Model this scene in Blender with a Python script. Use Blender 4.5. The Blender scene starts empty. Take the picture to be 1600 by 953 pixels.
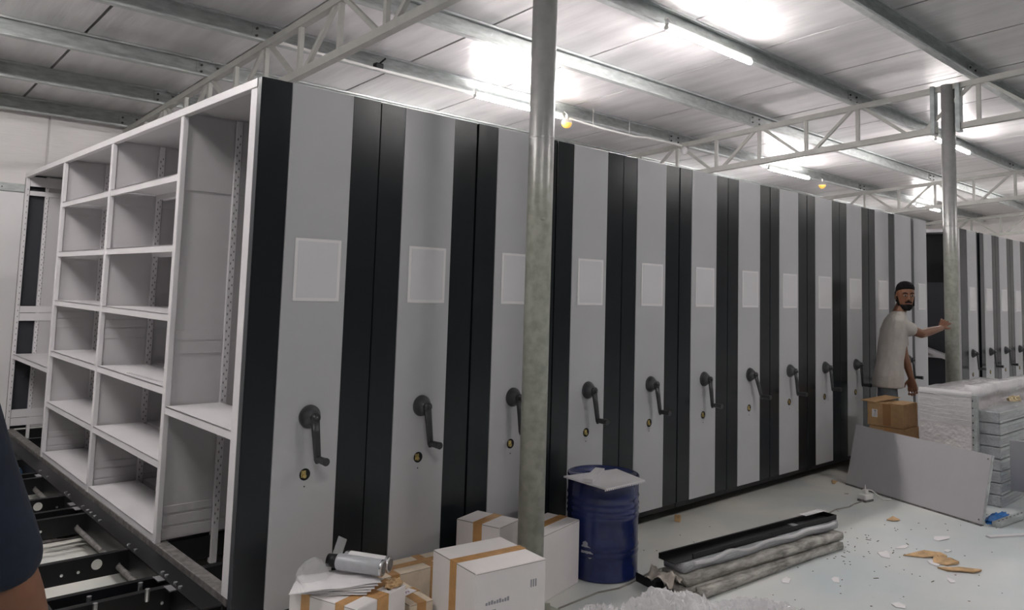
import bpy, bmesh, math, random
from mathutils import Vector, Matrix, noise
R = math.radians
random.seed(7)
sc = bpy.context.scene
COL = sc.collection

# ------------------------------------------------------------------ camera
cam_d = bpy.data.cameras.new('camera'); cam = bpy.data.objects.new('camera', cam_d); COL.objects.link(cam)
rt = Vector((0.73550979, -0.67683462, 0.03033555)); up = Vector((-0.08124647, -0.04366109, 0.99573727)); fw = Vector((0.67262498, 0.73483917, 0.08710358))
m = Matrix((rt, up, -fw)).transposed().to_4x4(); m.translation = Vector((-1.4218, -3.1853, 1.5086))
cam.matrix_world = m
cam_d.sensor_width = 36; cam_d.lens = 1216.17 * 36 / 1600; cam_d.shift_y = (347.2 - 476.5) / 1600
cam_d.clip_start = 0.05; cam_d.clip_end = 100
sc.camera = cam

# ------------------------------------------------------------------ world, exposure
w = bpy.data.worlds.new('world'); sc.world = w; w.use_nodes = True
w.node_tree.nodes['Background'].inputs[0].default_value = (0.8, 0.88, 1, 1)
w.node_tree.nodes['Background'].inputs[1].default_value = 0.3
sc.view_settings.view_transform = 'Standard'; sc.view_settings.look = 'None'
sc.view_settings.exposure = 2.28; sc.view_settings.gamma = 1; sc.view_settings.use_curve_mapping = False
TUBE = 46.0          # emission of the tube lamps

# ------------------------------------------------------------------ materials
def mat(name, col, rough=0.5, metal=0.0, var=0.0, scale=6.0, bump=0.0, bscale=40.0, rvar=0.0, stretch=(1, 1, 1), col2=None, spec=None, coat=0.0, bump2=0.0, b2scale=2.0):
    M = bpy.data.materials.new(name); M.use_nodes = True; n = M.node_tree.nodes; l = M.node_tree.links
    p = n['Principled BSDF']; p.inputs['Base Color'].default_value = (*col, 1); p.inputs['Roughness'].default_value = rough; p.inputs['Metallic'].default_value = metal
    if spec is not None: p.inputs['Specular IOR Level'].default_value = spec
    if coat: p.inputs['Coat Weight'].default_value = coat; p.inputs['Coat Roughness'].default_value = 0.08
    tc = n.new('ShaderNodeNewGeometry'); mp = n.new('ShaderNodeMapping'); mp.inputs['Scale'].default_value = stretch
    l.new(tc.outputs['Position'], mp.inputs[0])
    if var or rvar or col2:
        nz = n.new('ShaderNodeTexNoise'); nz.inputs['Scale'].default_value = scale; nz.inputs['Detail'].default_value = 5; nz.inputs['Roughness'].default_value = 0.6
        l.new(mp.outputs[0], nz.inputs['Vector'])
        if var or col2:
            cr = n.new('ShaderNodeValToRGB'); cr.color_ramp.elements[0].position = 0.35; cr.color_ramp.elements[1].position = 0.65
            a = col2 or tuple(max(0, c * (1 - var)) for c in col); b = col if col2 else tuple(min(1, c * (1 + var * .6)) for c in col)
            cr.color_ramp.elements[0].color = (*a, 1); cr.color_ramp.elements[1].color = (*b, 1)
            l.new(nz.outputs['Fac'], cr.inputs[0]); l.new(cr.outputs[0], p.inputs['Base Color'])
        if rvar:
            mr = n.new('ShaderNodeMapRange'); mr.inputs[3].default_value = max(0, rough - rvar); mr.inputs[4].default_value = min(1, rough + rvar)
            l.new(nz.outputs['Fac'], mr.inputs[0]); l.new(mr.outputs[0], p.inputs['Roughness'])
    last = None
    for st, bs, ds in ((bump, bscale, .004), (bump2, b2scale, .02)):
        if st:
            nb = n.new('ShaderNodeTexNoise'); nb.inputs['Scale'].default_value = bs; nb.inputs['Detail'].default_value = 3
            l.new(mp.outputs[0], nb.inputs['Vector']); b = n.new('ShaderNodeBump'); b.inputs['Strength'].default_value = st; b.inputs['Distance'].default_value = ds
            l.new(nb.outputs['Fac'], b.inputs['Height'])
            if last: l.new(last.outputs[0], b.inputs['Normal'])
            last = b
    if last: l.new(last.outputs[0], p.inputs['Normal'])
    return M
def emis(name, col, s):
    M = bpy.data.materials.new(name); M.use_nodes = True; p = M.node_tree.nodes['Principled BSDF']
    p.inputs['Base Color'].default_value = (.9, .9, .9, 1); p.inputs['Emission Color'].default_value = (*col, 1); p.inputs['Emission Strength'].default_value = s
    return M
def film(name, tint=(.95, .95, .97), alpha=.35, rough=.12):
    M = bpy.data.materials.new(name); M.use_nodes = True; n = M.node_tree.nodes; l = M.node_tree.links
    p = n['Principled BSDF']; p.inputs['Base Color'].default_value = (*tint, 1); p.inputs['Roughness'].default_value = rough
    p.inputs['Specular IOR Level'].default_value = .9; p.inputs['Alpha'].default_value = alpha
    g = n.new('ShaderNodeNewGeometry'); nb = n.new('ShaderNodeTexNoise'); nb.inputs['Scale'].default_value = 28; nb.inputs['Distortion'].default_value = 1.5
    l.new(g.outputs['Position'], nb.inputs['Vector']); b = n.new('ShaderNodeBump'); b.inputs['Strength'].default_value = .5; b.inputs['Distance'].default_value = .01
    l.new(nb.outputs['Fac'], b.inputs['Height']); l.new(b.outputs[0], p.inputs['Normal'])
    return M
G_PANEL = mat('grey_powder_coat', (.50, .50, .515), .36, var=.03, scale=1.5, bump=.10, bscale=500, bump2=.12, b2scale=1.6)
G_SHELF = mat('shelf_grey_paint', (.52, .505, .52), .45, var=.04, scale=3, bump=.08, bscale=400)
WHITE_ST = mat('pale_steel_paint', (.70, .68, .70), .4, var=.04, scale=4)
CHAR = mat('charcoal_powder_coat', (.010, .013, .016), .2, bump=.08, bscale=600, bump2=.16, b2scale=1.8, rvar=.04, scale=3, spec=.4)
CHAR2 = mat('charcoal_side', (.035, .037, .045), .35, bump=.1, bscale=500)
BLACK = mat('black_frame_paint', (.006, .006, .007), .42, var=.4, scale=9, spec=.35)
DUSTY = mat('dusty_grey_steel', (.16, .15, .145), .6, var=.45, scale=25)
GALV = mat('galvanised_steel', (.50, .53, .525), .42, metal=.4, var=.22, scale=14, stretch=(.5, 2, 2), rvar=.12)
GALV_D = mat('galvanised_steel_dull', (.30, .33, .33), .5, metal=.4, var=.3, scale=8)
TRUSS = mat('truss_grey_paint', (.40, .40, .375), .5, var=.08, scale=8)
BOLT = mat('bolt_steel', (.12, .11, .10), .45, metal=.6)
ZINC = mat('bright_zinc', (.75, .76, .78), .25, metal=.9)
LABEL = mat('white_acrylic', (.74, .73, .75), .25, var=.01)
LABELF = mat('label_frame_acrylic', (.86, .84, .85), .2)
CRANK = mat('dark_plastic', (.035, .036, .04), .32, bump=.1, bscale=300)
CRANKH = mat('grey_plastic_hub', (.075, .077, .085), .35)
BRASS = mat('brass_lock', (.55, .42, .16), .3, metal=.8, var=.4, scale=90)
SLOT = mat('slot_shadow', (.16, .155, .155), .8)
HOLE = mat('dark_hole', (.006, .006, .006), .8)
CARD = mat('brown_cardboard', (.50, .31, .15), .8, var=.12, scale=14, bump=.2, bscale=80)
CARDD = mat('torn_cardboard', (.55, .36, .19), .8, var=.3, scale=18)
BOXW = mat('white_cardboard', (.80, .76, .75), .6, var=.03, scale=5, bump2=.2, b2scale=6)
BOXE = mat('cardboard_edge_line', (.22, .19, .17), .8)
TAPE = mat('brown_packing_tape', (.55, .30, .12), .22, var=.12, scale=20, bump2=.25, b2scale=30)
INK = mat('printed_ink', (.30, .30, .33), .6)
INKP = mat('purple_marker', (.25, .08, .2), .6)
PAPER = mat('white_paper', (.78, .76, .77), .7)
NAVYD = mat('navy_drum_paint', (.012, .022, .11), .2, var=.2, scale=7, coat=.4, bump2=.3, b2scale=9)
SCUFF = mat('scuffed_metal', (.35, .37, .42), .5)
FILM = film('clear_plastic_film', alpha=.2)
FILM2 = film('milky_plastic_film', (.97, .95, .97), alpha=.6, rough=.10)
WRAP = mat('wrapped_steel_tray', (.40, .41, .43), .2, var=.14, scale=5, stretch=(1, 3, 3), bump2=.4, b2scale=30, rvar=.1)
WRAPW = mat('wrapped_white_panel', (.70, .66, .66), .28, var=.06, scale=6, bump2=.5, b2scale=22)
WRAPB = mat('dusty_wrapped_tray', (.40, .38, .35), .2, var=.5, scale=9, stretch=(.8, 1.5, 3), bump2=.5, b2scale=26, rvar=.12)
BLUEP = film('blue_plastic_sheet', (.02, .20, .62), alpha=.93, rough=.25)
BLUEG = mat('blue_gear_casing', (.03, .07, .14), .35)
CABLE = mat('grey_cable', (.30, .28, .25), .6)
WPLAS = mat('white_plastic', (.78, .77, .75), .35)
YEL = mat('yellow_powder', (.90, .46, .005), .5)
GLASSB = film('clear_bulb', (.95, .95, .95), alpha=.10, rough=.05)
SKIN = mat('brown_skin', (.20, .085, .045), .5, var=.1, scale=20)
HAIR = mat('black_hair', (.007, .006, .006), .8, spec=.15, bump=.6, bscale=250)
EYEW = mat('eye_white', (.30, .26, .24), .3); LIP = mat('lip', (.22, .09, .07), .45)
SHIRT = mat('pale_grey_shirt', (.43, .40, .37), .85, var=.05, scale=9, bump2=.9, b2scale=10)
JEANS = mat('faded_jeans', (.10, .115, .13), .85, var=.25, scale=12)
NAVY = mat('navy_fabric', (.008, .014, .03), .9, var=.2, scale=20, bump2=.5, b2scale=12)
SHOE = mat('dark_shoe', (.03, .025, .02), .6)
WALLM = mat('white_insulated_wall', (.80, .77, .77), .42, var=.04, scale=10, stretch=(.6, 1, 12), bump=.3, bscale=8)
WALLP = mat('white_wall_paint', (.80, .79, .80), .55, var=.02, scale=2)
BOARD = mat('grey_board', (.47, .455, .475), .5, var=.02, scale=2)
TUBEM = emis('lamp_tube_glow', (1, .955, .93), TUBE)

def foil():      # foil faced insulation: streaky, semi glossy
    M = bpy.data.materials.new('foil_faced_ceiling'); M.use_nodes = True; n = M.node_tree.nodes; l = M.node_tree.links; p = n['Principled BSDF']
    g = n.new('ShaderNodeNewGeometry'); mp = n.new('ShaderNodeMapping'); mp.inputs['Scale'].default_value = (2.2, .35, 1); l.new(g.outputs['Position'], mp.inputs[0])
    a = n.new('ShaderNodeTexNoise'); a.inputs['Scale'].default_value = 3; a.inputs['Detail'].default_value = 6; l.new(mp.outputs[0], a.inputs['Vector'])
    cr = n.new('ShaderNodeValToRGB'); cr.color_ramp.elements[0].position = .3; cr.color_ramp.elements[1].position = .7
    cr.color_ramp.elements[0].color = (.58, .57, .575, 1); cr.color_ramp.elements[1].color = (.78, .765, .77, 1); l.new(a.outputs['Fac'], cr.inputs[0]); l.new(cr.outputs[0], p.inputs['Base Color'])
    mr = n.new('ShaderNodeMapRange'); mr.inputs[3].default_value = .22; mr.inputs[4].default_value = .46; l.new(a.outputs['Fac'], mr.inputs[0]); l.new(mr.outputs[0], p.inputs['Roughness'])
    p.inputs['Metallic'].default_value = .45
    mp2 = n.new('ShaderNodeMapping'); mp2.inputs['Scale'].default_value = (9, .7, 1); l.new(g.outputs['Position'], mp2.inputs[0])
    b = n.new('ShaderNodeTexNoise'); b.inputs['Scale'].default_value = 2.5; b.inputs['Detail'].default_value = 4; l.new(mp2.outputs[0], b.inputs['Vector'])
    bu = n.new('ShaderNodeBump'); bu.inputs['Strength'].default_value = .35; bu.inputs['Distance'].default_value = .01; l.new(b.outputs['Fac'], bu.inputs['Height']); l.new(bu.outputs[0], p.inputs['Normal'])
    return M
FOIL = foil()
def floor_mat():
    M = bpy.data.materials.new('pale_epoxy_floor'); M.use_nodes = True; n = M.node_tree.nodes; l = M.node_tree.links; p = n['Principled BSDF']
    g = n.new('ShaderNodeNewGeometry')
    def nz(s, d=5, ds=0):
        x = n.new('ShaderNodeTexNoise'); x.inputs['Scale'].default_value = s; x.inputs['Detail'].default_value = d; x.inputs['Distortion'].default_value = ds; l.new(g.outputs['Position'], x.inputs['Vector']); return x
    def ramp(src, p0, p1, c0, c1):
        r = n.new('ShaderNodeValToRGB'); r.color_ramp.elements[0].position = p0; r.color_ramp.elements[1].position = p1
        r.color_ramp.elements[0].color = (*c0, 1); r.color_ramp.elements[1].color = (*c1, 1); l.new(src, r.inputs[0]); return r
    base = ramp(nz(1.1).outputs['Fac'], .38, .66, (.50, .56, .58), (.62, .63, .62))
    # dusty cream band along the cabinets
    sx = n.new('ShaderNodeSeparateXYZ'); l.new(g.outputs['Position'], sx.inputs[0])
    mr = n.new('ShaderNodeMapRange'); mr.inputs[1].default_value = -1.3; mr.inputs[2].default_value = -.1; l.new(sx.outputs[1], mr.inputs[0])
    nn = nz(2.2, 6, .6); mu = n.new('ShaderNodeMath'); mu.operation = 'MULTIPLY'; l.new(mr.outputs[0], mu.inputs[0])
    r2 = ramp(nn.outputs['Fac'], .3, .62, (.35, .35, .35), (1, 1, 1)); l.new(r2.outputs[0], mu.inputs[1])
    mx = n.new('ShaderNodeMix'); mx.data_type = 'RGBA'; l.new(mu.outputs[0], mx.inputs[0]); l.new(base.outputs[0], mx.inputs[6]); mx.inputs[7].default_value = (.76, .74, .68, 1)
    # brown grit
    r3 = ramp(nz(34, 8).outputs['Fac'], .66, .74, (0, 0, 0), (1, 1, 1)); r4 = ramp(nz(1.7, 3).outputs['Fac'], .5, .62, (0, 0, 0), (.6, .6, .6))
    m3 = n.new('ShaderNodeMath'); m3.operation = 'MULTIPLY'; l.new(r3.outputs[0], m3.inputs[0]); l.new(r4.outputs[0], m3.inputs[1])
    mx2 = n.new('ShaderNodeMix'); mx2.data_type = 'RGBA'; l.new(m3.outputs[0], mx2.inputs[0]); l.new(mx.outputs[2], mx2.inputs[6]); mx2.inputs[7].default_value = (.30, .22, .15, 1)
    l.new(mx2.outputs[2], p.inputs['Base Color'])
    r5 = n.new('ShaderNodeMapRange'); r5.inputs[3].default_value = .3; r5.inputs[4].default_value = .6; l.new(nn.outputs['Fac'], r5.inputs[0]); l.new(r5.outputs[0], p.inputs['Roughness'])
    return M
FLOOR = floor_mat()
def column_mat():   # painted pale green grey low down, bare galvanised above
    M = bpy.data.materials.new('column_paint_over_zinc'); M.use_nodes = True; n = M.node_tree.nodes; l = M.node_tree.links; p = n['Principled BSDF']
    g = n.new('ShaderNodeNewGeometry'); sx = n.new('ShaderNodeSeparateXYZ'); l.new(g.outputs['Position'], sx.inputs[0])
    a = n.new('ShaderNodeTexNoise'); a.inputs['Scale'].default_value = 22; a.inputs['Detail'].default_value = 8; l.new(g.outputs['Position'], a.inputs['Vector'])
    add = n.new('ShaderNodeMath'); add.operation = 'MULTIPLY_ADD'; l.new(a.outputs['Fac'], add.inputs[0]); add.inputs[1].default_value = .25; l.new(sx.outputs[2], add.inputs[2])
    mr = n.new('ShaderNodeMapRange'); mr.inputs[1].default_value = 2.05; mr.inputs[2].default_value = 2.35; l.new(add.outputs[0], mr.inputs[0])
    r1 = n.new('ShaderNodeValToRGB'); r1.color_ramp.elements[0].position = .35; r1.color_ramp.elements[1].position = .62
    r1.color_ramp.elements[0].color = (.31, .32, .27, 1); r1.color_ramp.elements[1].color = (.43, .44, .38, 1); l.new(a.outputs['Fac'], r1.inputs[0])
    r2 = n.new('ShaderNodeValToRGB'); r2.color_ramp.elements[0].color = (.34, .34, .33, 1); r2.color_ramp.elements[1].color = (.50, .50, .50, 1); l.new(a.outputs['Fac'], r2.inputs[0])
    mx = n.new('ShaderNodeMix'); mx.data_type = 'RGBA'; l.new(mr.outputs[0], mx.inputs[0]); l.new(r1.outputs[0], mx.inputs[6]); l.new(r2.outputs[0], mx.inputs[7]); l.new(mx.outputs[2], p.inputs['Base Color'])
    l.new(mr.outputs[0], p.inputs['Metallic']); mt = n.new('ShaderNodeMath'); mt.operation = 'MULTIPLY'; mt.inputs[1].default_value = .5; l.new(mr.outputs[0], mt.inputs[0]); l.new(mt.outputs[0], p.inputs['Metallic'])
    p.inputs['Roughness'].default_value = .38
    b = n.new('ShaderNodeBump'); b.inputs['Strength'].default_value = .25; b.inputs['Distance'].default_value = .003; l.new(a.outputs['Fac'], b.inputs['Height']); l.new(b.outputs[0], p.inputs['Normal'])
    return M
COLM = column_mat()

# ------------------------------------------------------------------ mesh helpers
class S:
    def __init__(s): s.bm = bmesh.new()
    def box(s, x0, x1, y0, y1, z0, z1, bev=0, M=None):
        r = bmesh.ops.create_cube(s.bm, size=1)['verts']
        T = Matrix.Translation(((x0 + x1) / 2, (y0 + y1) / 2, (z0 + z1) / 2)) @ Matrix.Diagonal((abs(x1 - x0), abs(y1 - y0), abs(z1 - z0), 1))
        if M: T = M @ T
        bmesh.ops.transform(s.bm, matrix=T, verts=r)
        if bev:
            e = list({e for v in r for e in v.link_edges}); bmesh.ops.bevel(s.bm, geom=e, offset=bev, segments=1, affect='EDGES')
        return s
    def bar(s, p, q, w, h, upv=(0, 0, 1)):     # rectangular bar p->q
        p, q = Vector(p), Vector(q); d = (q - p); L = d.length; d.normalize(); u = Vector(upv)
        if abs(d.dot(u)) > .98: u = Vector((1, 0, 0))
        a = d.cross(u).normalized(); b = a.cross(d)
        M = Matrix((a, b, d)).transposed().to_4x4(); M.translation = (p + q) / 2
        r = bmesh.ops.create_cube(s.bm, size=1)['verts']; bmesh.ops.transform(s.bm, matrix=M @ Matrix.Diagonal((w, h, L, 1)), verts=r); return s
    def cyl(s, p, q, r0, r1=None, n=16, cap=True):
        p, q = Vector(p), Vector(q); d = q - p; L = d.length
        M = d.to_track_quat('Z', 'Y').to_matrix().to_4x4(); M.translation = (p + q) / 2
        bmesh.ops.create_cone(s.bm, cap_ends=cap, segments=n, radius1=r0, radius2=r0 if r1 is None else r1, depth=L, matrix=M); return s
    def tube(s, pts, r, n=6):
        for a, b in zip(pts, pts[1:]): s.cyl(a, b, r, n=n)
        return s
    def ball(s, c, r, sc3=(1, 1, 1), n=12, M=None):
        T = Matrix.Translation(c) @ (M or Matrix()) @ Matrix.Diagonal((r * sc3[0], r * sc3[1], r * sc3[2], 1))
        bmesh.ops.create_uvsphere(s.bm, u_segments=n, v_segments=max(6, n // 2 + 2), radius=1, matrix=T); return s
    def poly(s, pts, z0, z1):
        v0 = [s.bm.verts.new((x, y, z0)) for x, y in pts]; v1 = [s.bm.verts.new((x, y, z1)) for x, y in pts]; k = len(pts)
        s.bm.faces.new(v0[::-1]); s.bm.faces.new(v1)
        for i in range(k): s.bm.faces.new((v0[i], v0[(i + 1) % k], v1[(i + 1) % k], v1[i]))
        return s
    def lathe(s, prof, n=32, c=(0, 0, 0)):
        rings = []
        for r, z in prof: rings.append([s.bm.verts.new((c[0] + r * math.cos(2 * math.pi * i / n), c[1] + r * math.sin(2 * math.pi * i / n), c[2] + z)) for i in range(n)])
        for a, b in zip(rings, rings[1:]):
            for i in range(n): s.bm.faces.new((a[i], a[(i + 1) % n], b[(i + 1) % n], b[i]))
        s.bm.faces.new(rings[0][::-1]); s.bm.faces.new(rings[-1]); return s
    def loft(s, rings):    # rings of (centre, ra, rb, A, B)
        R_ = []
        for c, ra, rb, A, B in rings:
            c, A, B = Vector(c), Vector(A), Vector(B)
            R_.append([s.bm.verts.new(c + A * (ra * math.cos(t)) + B * (rb * math.sin(t))) for t in [2 * math.pi * i / 16 for i in range(16)]])
        for a, b in zip(R_, R_[1:]):
            for i in range(16): s.bm.faces.new((a[i], a[(i + 1) % 16], b[(i + 1) % 16], b[i]))
        s.bm.faces.new(R_[0][::-1]); s.bm.faces.new(R_[-1]); return s
    def limb(s, pts):      # pts: (pos, radius)
        ps = [Vector(p) for p, r in pts]; rg = []
        for i, (p, r) in enumerate(pts):
            d = (ps[min(i + 1, len(ps) - 1)] - ps[max(i - 1, 0)]).normalized(); u = Vector((0, 0, 1)) if abs(d.z) < .9 else Vector((1, 0, 0))
            A = d.cross(u).normalized(); B = d.cross(A); rg.append((ps[i], r, r, A, B))
        d0 = (ps[1] - ps[0]).normalized(); d1 = (ps[-1] - ps[-2]).normalized()
        rg.insert(0, (ps[0] - d0 * pts[0][1] * .5, pts[0][1] * .6, pts[0][1] * .6, rg[0][3], rg[0][4]))
        rg.append((ps[-1] + d1 * pts[-1][1] * .5, pts[-1][1] * .6, pts[-1][1] * .6, rg[-1][3], rg[-1][4]))
        return s.loft(rg)
def tag(o, label=None, cat=None, group=None, kind=None):
    if label: o['label'] = label
    if cat: o['category'] = cat
    if group: o['group'] = group
    if kind: o['kind'] = kind
    return o
def obj(name, s, material, parent=None, smooth=False, loc=None, rotz=0):
    me = bpy.data.meshes.new(name); bmesh.ops.recalc_face_normals(s.bm, faces=s.bm.faces[:]); s.bm.to_mesh(me); s.bm.free()
    if smooth: me.shade_smooth() if hasattr(me, 'shade_smooth') else None
    me.materials.append(material)
    o = bpy.data.objects.new(name, me); COL.objects.link(o)
    if parent: o.parent = parent
    if loc: o.location = loc
    if rotz: o.rotation_euler.z = rotz
    return o
def empty(name, loc=(0, 0, 0), rotz=0, label=None, cat=None, group=None, kind=None, parent=None):
    o = bpy.data.objects.new(name, None); COL.objects.link(o); o.location = loc; o.rotation_euler.z = rotz; o.empty_display_size = .1
    if parent: o.parent = parent
    return tag(o, label, cat, group, kind)
def copy_tree(o, parent=None):
    c = o.copy(); COL.objects.link(c); c.parent = parent
    for ch in [x for x in KIDS.get(o.name, [])]: copy_tree(ch, c)
    return c
KIDS = {}
def index(root):
    KIDS[root.name] = list(root.children)
    for c in root.children: index(c)
def mod_remesh(o, vox, it=6, fac=.5):
    r = o.modifiers.new('fuse', 'REMESH'); r.mode = 'VOXEL'; r.voxel_size = vox; r.use_smooth_shade = True
    sm = o.modifiers.new('smooth', 'SMOOTH'); sm.iterations = it; sm.factor = fac
ORD = ['first', 'second', 'third', 'fourth', 'fifth', 'sixth', 'seventh', 'eighth', 'ninth', 'tenth', 'eleventh', 'twelfth', 'thirteenth', 'fourteenth']

# ------------------------------------------------------------------ setting
X0, X1, YN, YF = -6.4, 19.2, -9.0, 6.45
roofz = lambda y: 3.80 - .067 * y       # underside of the ceiling sheets
ptop = lambda y: 3.65 - .067 * y        # underside of purlins / top of trusses
tag(obj('floor', S().box(X0, X1, YN, YF, -.1, 0), FLOOR), kind='structure')
ceil = S(); ceil.poly([(YN, roofz(YN) + .05), (YF, roofz(YF) + .05), (YF, roofz(YF) + .12), (YN, roofz(YN) + .12)], X0, X1)
bmesh.ops.transform(ceil.bm, matrix=Matrix(((0, 0, 1, 0), (1, 0, 0, 0), (0, 1, 0, 0), (0, 0, 0, 1))), verts=ceil.bm.verts)
ceiling = tag(obj('ceiling', ceil, HOLE), kind='structure')
seams = [X0, -5.55, -4.4, -3.25, -2.1, -.95, .2, 1.4, 2.67, 3.86, 4.92, 6.06, 7.2, 8.35, 9.5, 10.65, 11.8, 12.95, 14.1, 15.25, 16.4, 17.55, X1]
ysplit = [YN, YF]
for a, b in zip(seams, seams[1:]):
    s = S(); g = .012
    s.poly([(YN, roofz(YN)), (YF, roofz(YF)), (YF, roofz(YF) + .045), (YN, roofz(YN) + .045)], a + g, b - g)
    bmesh.ops.transform(s.bm, matrix=Matrix(((0, 0, 1, 0), (1, 0, 0, 0), (0, 1, 0, 0), (0, 0, 0, 1))), verts=s.bm.verts)
    obj('ceiling_panel', s, FOIL, ceiling)
HALLM = mat('dull_grey_hall_wall', (.22, .22, .225), .7, var=.1, scale=1)  # for the unseen walls, coloured dark to cut bounced light
def wall(name, x0, x1, y0, y1, m_=None):
    W = tag(obj(name, S().box(x0, x1, y0, y1, 0, 4.6), m_ or WALLM), kind='structure'); return W
wb = wall('wall_back', X0 - .1, X1 + .1, YF, YF + .1)
x = X0; k = 0
while x < X1:
    obj('wall_panel', S().box(x + .004, min(x + 1.14, X1) - .004, YF - .02, YF - .001, 2.475, 3.33, .003), WALLM, wb); x += 1.15
obj('lower_panel', S().box(X0, X1, YF - .03, YF - .001, 0, 2.39), WALLP, wb)
wall('wall_left', X0 - .1, X0, YN, YF, HALLM); wall('wall_right', X1, X1 + .1, YN, YF); wall('wall_front', X0 - .1, X1 + .1, YN - .1, YN, HALLM)
tr = tag(obj('trim_1', S().box(X0, X1, YF - .055, YF - .031, 2.39, 2.475, .003), GALV), kind='structure')
s = S()
for i in range(14): s.cyl((-2 + i * .35, YF - .055, 2.43), (-2 + i * .35, YF - .062, 2.43), .008, n=6)
obj('screw', s, BOLT, tr)['kind'] = 'stuff'

# ---- purlins
PY = [6.27, 5.11, 3.95, 2.79, 1.62, .45, -.72, -1.89, -3.06, -4.23, -5.40, -6.57, -7.74]
TX = [-4.4, 1.26, 6.9, 12.56, 18.2]
PL = ['hard against the far wall', 'second from the far wall', 'third from the far wall', 'fourth from the far wall, with tube lamps under it',
      'between the two rows of tube lamps', 'carrying the bright tube lamp nearest above the cabinets', 'just on the camera side of both columns', 'across the dark upper right corner of the ceiling',
      'second on the camera side of the columns', 'third on the camera side of the columns', 'fourth on the camera side of the columns', 'fifth on the camera side of the columns', 'nearest the wall behind the camera']
def purlin_mesh(L):
    s = S(); h = .15
    s.box(0, L, .028, .032, 0, h)                # web
    s.box(0, L, -.032, .028, 0, .004); s.box(0, L, -.032, .028, h - .004, h)
    s.box(0, L, -.034, -.030, 0, .018); s.box(0, L, -.034, -.030, h - .018, h)
    return s
pm = None
for i, y in enumerate(PY):
    e = empty('roof_purlin', (0, y, ptop(y)), 0, 'galvanised channel roof purlin, ' + PL[i], 'roof beam')
    ends = [X0] + TX + [X1]
    for a, b in zip(ends, ends[1:]):
        L = b - a - .008
        o = obj('purlin_length', purlin_mesh(L), GALV, e, loc=(a + .004, 0, 0))
    for t in TX[:4]:
        c = obj('cleat', S().box(t - .11, t + .11, .020, .027, .012, .138, .002), GALV, e)
        s = S()
        for dx in (-.075, .075):
            for dz in (.045, .105): s.cyl((t + dx, .020, dz), (t + dx, .006, dz), .011, n=6)
        obj('bolt', s, BOLT, c)
# ---- trusses
TL = ['beyond the left edge of the picture', 'running up left behind the open shelving cabinet', 'meeting the far painted column', 'past the far column above the second row of cabinets', 'farthest, close to the end wall']
def bottom(y): return 3.217 - .062 * y
for i, t in enumerate(TX):
    e = empty('roof_truss', (t, 0, 0), 0, 'pale grey welded lattice roof truss, ' + TL[i], 'truss')
    yc = -.46
    zc = lambda y: ptop(y) - .028
    obj('top_chord', S().bar((0, YN, zc(YN)), (0, YF - .04, zc(YF)), .06, .055), TRUSS, e)
    for a, b in ((YN, yc - .085), (yc + .085, YF - .04)):
        obj('bottom_chord', S().bar((0, a, bottom(a)), (0, b, bottom(b)), .06, .06), TRUSS, e)
    y = PY[0]
    while y > -8.6:
        yn = y
        if abs(yn - yc) > .12: obj('web_post', S().bar((0, yn, bottom(yn)), (0, yn, zc(yn)), .035, .035), TRUSS, e)
        ym = y - .585
        if abs(ym - yc) > .30: obj('web_post', S().bar((0, ym, bottom(ym)), (0, ym, zc(ym)), .035, .035), TRUSS, e)
        obj('web_diagonal', S().bar((0, yn - .04, zc(yn)), (0, ym + .07, bottom(ym)), .032, .032), TRUSS, e)
        obj('web_diagonal', S().bar((0, yn - 1.17 + .04, zc(yn - 1.17)), (0, ym - .07, bottom(ym)), .032, .032), TRUSS, e)
        y -= 1.17
    for d in (-.115, .115): obj('end_plate', S().box(-.05, .05, yc + d - .02, yc + d + .02, bottom(yc) - .05, ptop(yc) + .0), GALV_D, e)
# ---- columns
CL = ['round steel column out of view on the left', 'thick painted steel column in the foreground beside the white boxes', 'painted steel column the man in the grey shirt holds', 'round steel column behind the second cabinet row', 'farthest steel column near the end wall']
for i, t in enumerate(TX):
    if i in (0, 3, 4): continue
    e = empty('steel_column', (t, -.455 if i == 1 else -.475, 0), 0, CL[i], 'column')
    obj('post', S().cyl((0, 0, 0), (0, 0, 3.68), .063, n=40), COLM, e, smooth=True)
    obj('base_plate', S().box(-.11, .11, -.11, .11, 0, .012, .002), COLM, e)
    s = S()
    for a in range(4): s.bar((0, 0, .012), (.1 * math.cos(a * 1.5708 + .785), .1 * math.sin(a * 1.5708 + .785), .012), .006, .06)
    obj('gusset', s, COLM, e)
    obj('weld_seam', S().cyl((0, 0, 2.262), (0, 0, 2.27), .0645, n=32), COLM, e)
    if i == 1:
        obj('weld_bump', S().ball((-.03, -.055, 1.86), .016, (1, .5, .6)), COLM, e, smooth=True)
# ---- tube lamps
lamp_rows = [(.39, 'above the front of the cabinets'), (2.70, 'above the rear of the cabinets'), (-4.29, 'over the open floor')]
bays = [(-1.65, 'left bay'), (4.04, 'bay between the two columns'), (9.72, 'bay past the far column'), (15.4, 'farthest bay')]
l0 = empty('tube_lamp'); L = .61
obj('lamp_tube', S().cyl((-L, 0, -.028), (L, 0, -.028), .022, n=12), TUBEM, l0, smooth=True)
obj('lamp_housing', S().box(-L - .01, L + .01, -.018, .018, -.012, .012, .003), WPLAS, l0)
for sx_ in (-1, 1): obj('end_cap', S().cyl((sx_ * (L - .002), 0, -.028), (sx_ * (L + .018), 0, -.028), .021, n=12), WPLAS, l0)
obj('feed_wire', S().tube([(-L, 0, 0), (-L - .03, 0, .03), (-L, .0, .055), (-L + .05, 0, .03)], .004), WPLAS, l0)
index(l0); first = True
for ly, rl in lamp_rows:
    for bx, bl in bays:
        o = l0 if first else copy_tree(l0); first = False
        o.location = (bx, ly, ptop(ly) - .012); tag(o, 'glowing white tube lamp %s, %s' % (rl, bl), 'lamp', 'tube lamps under the roof purlins')
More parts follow.
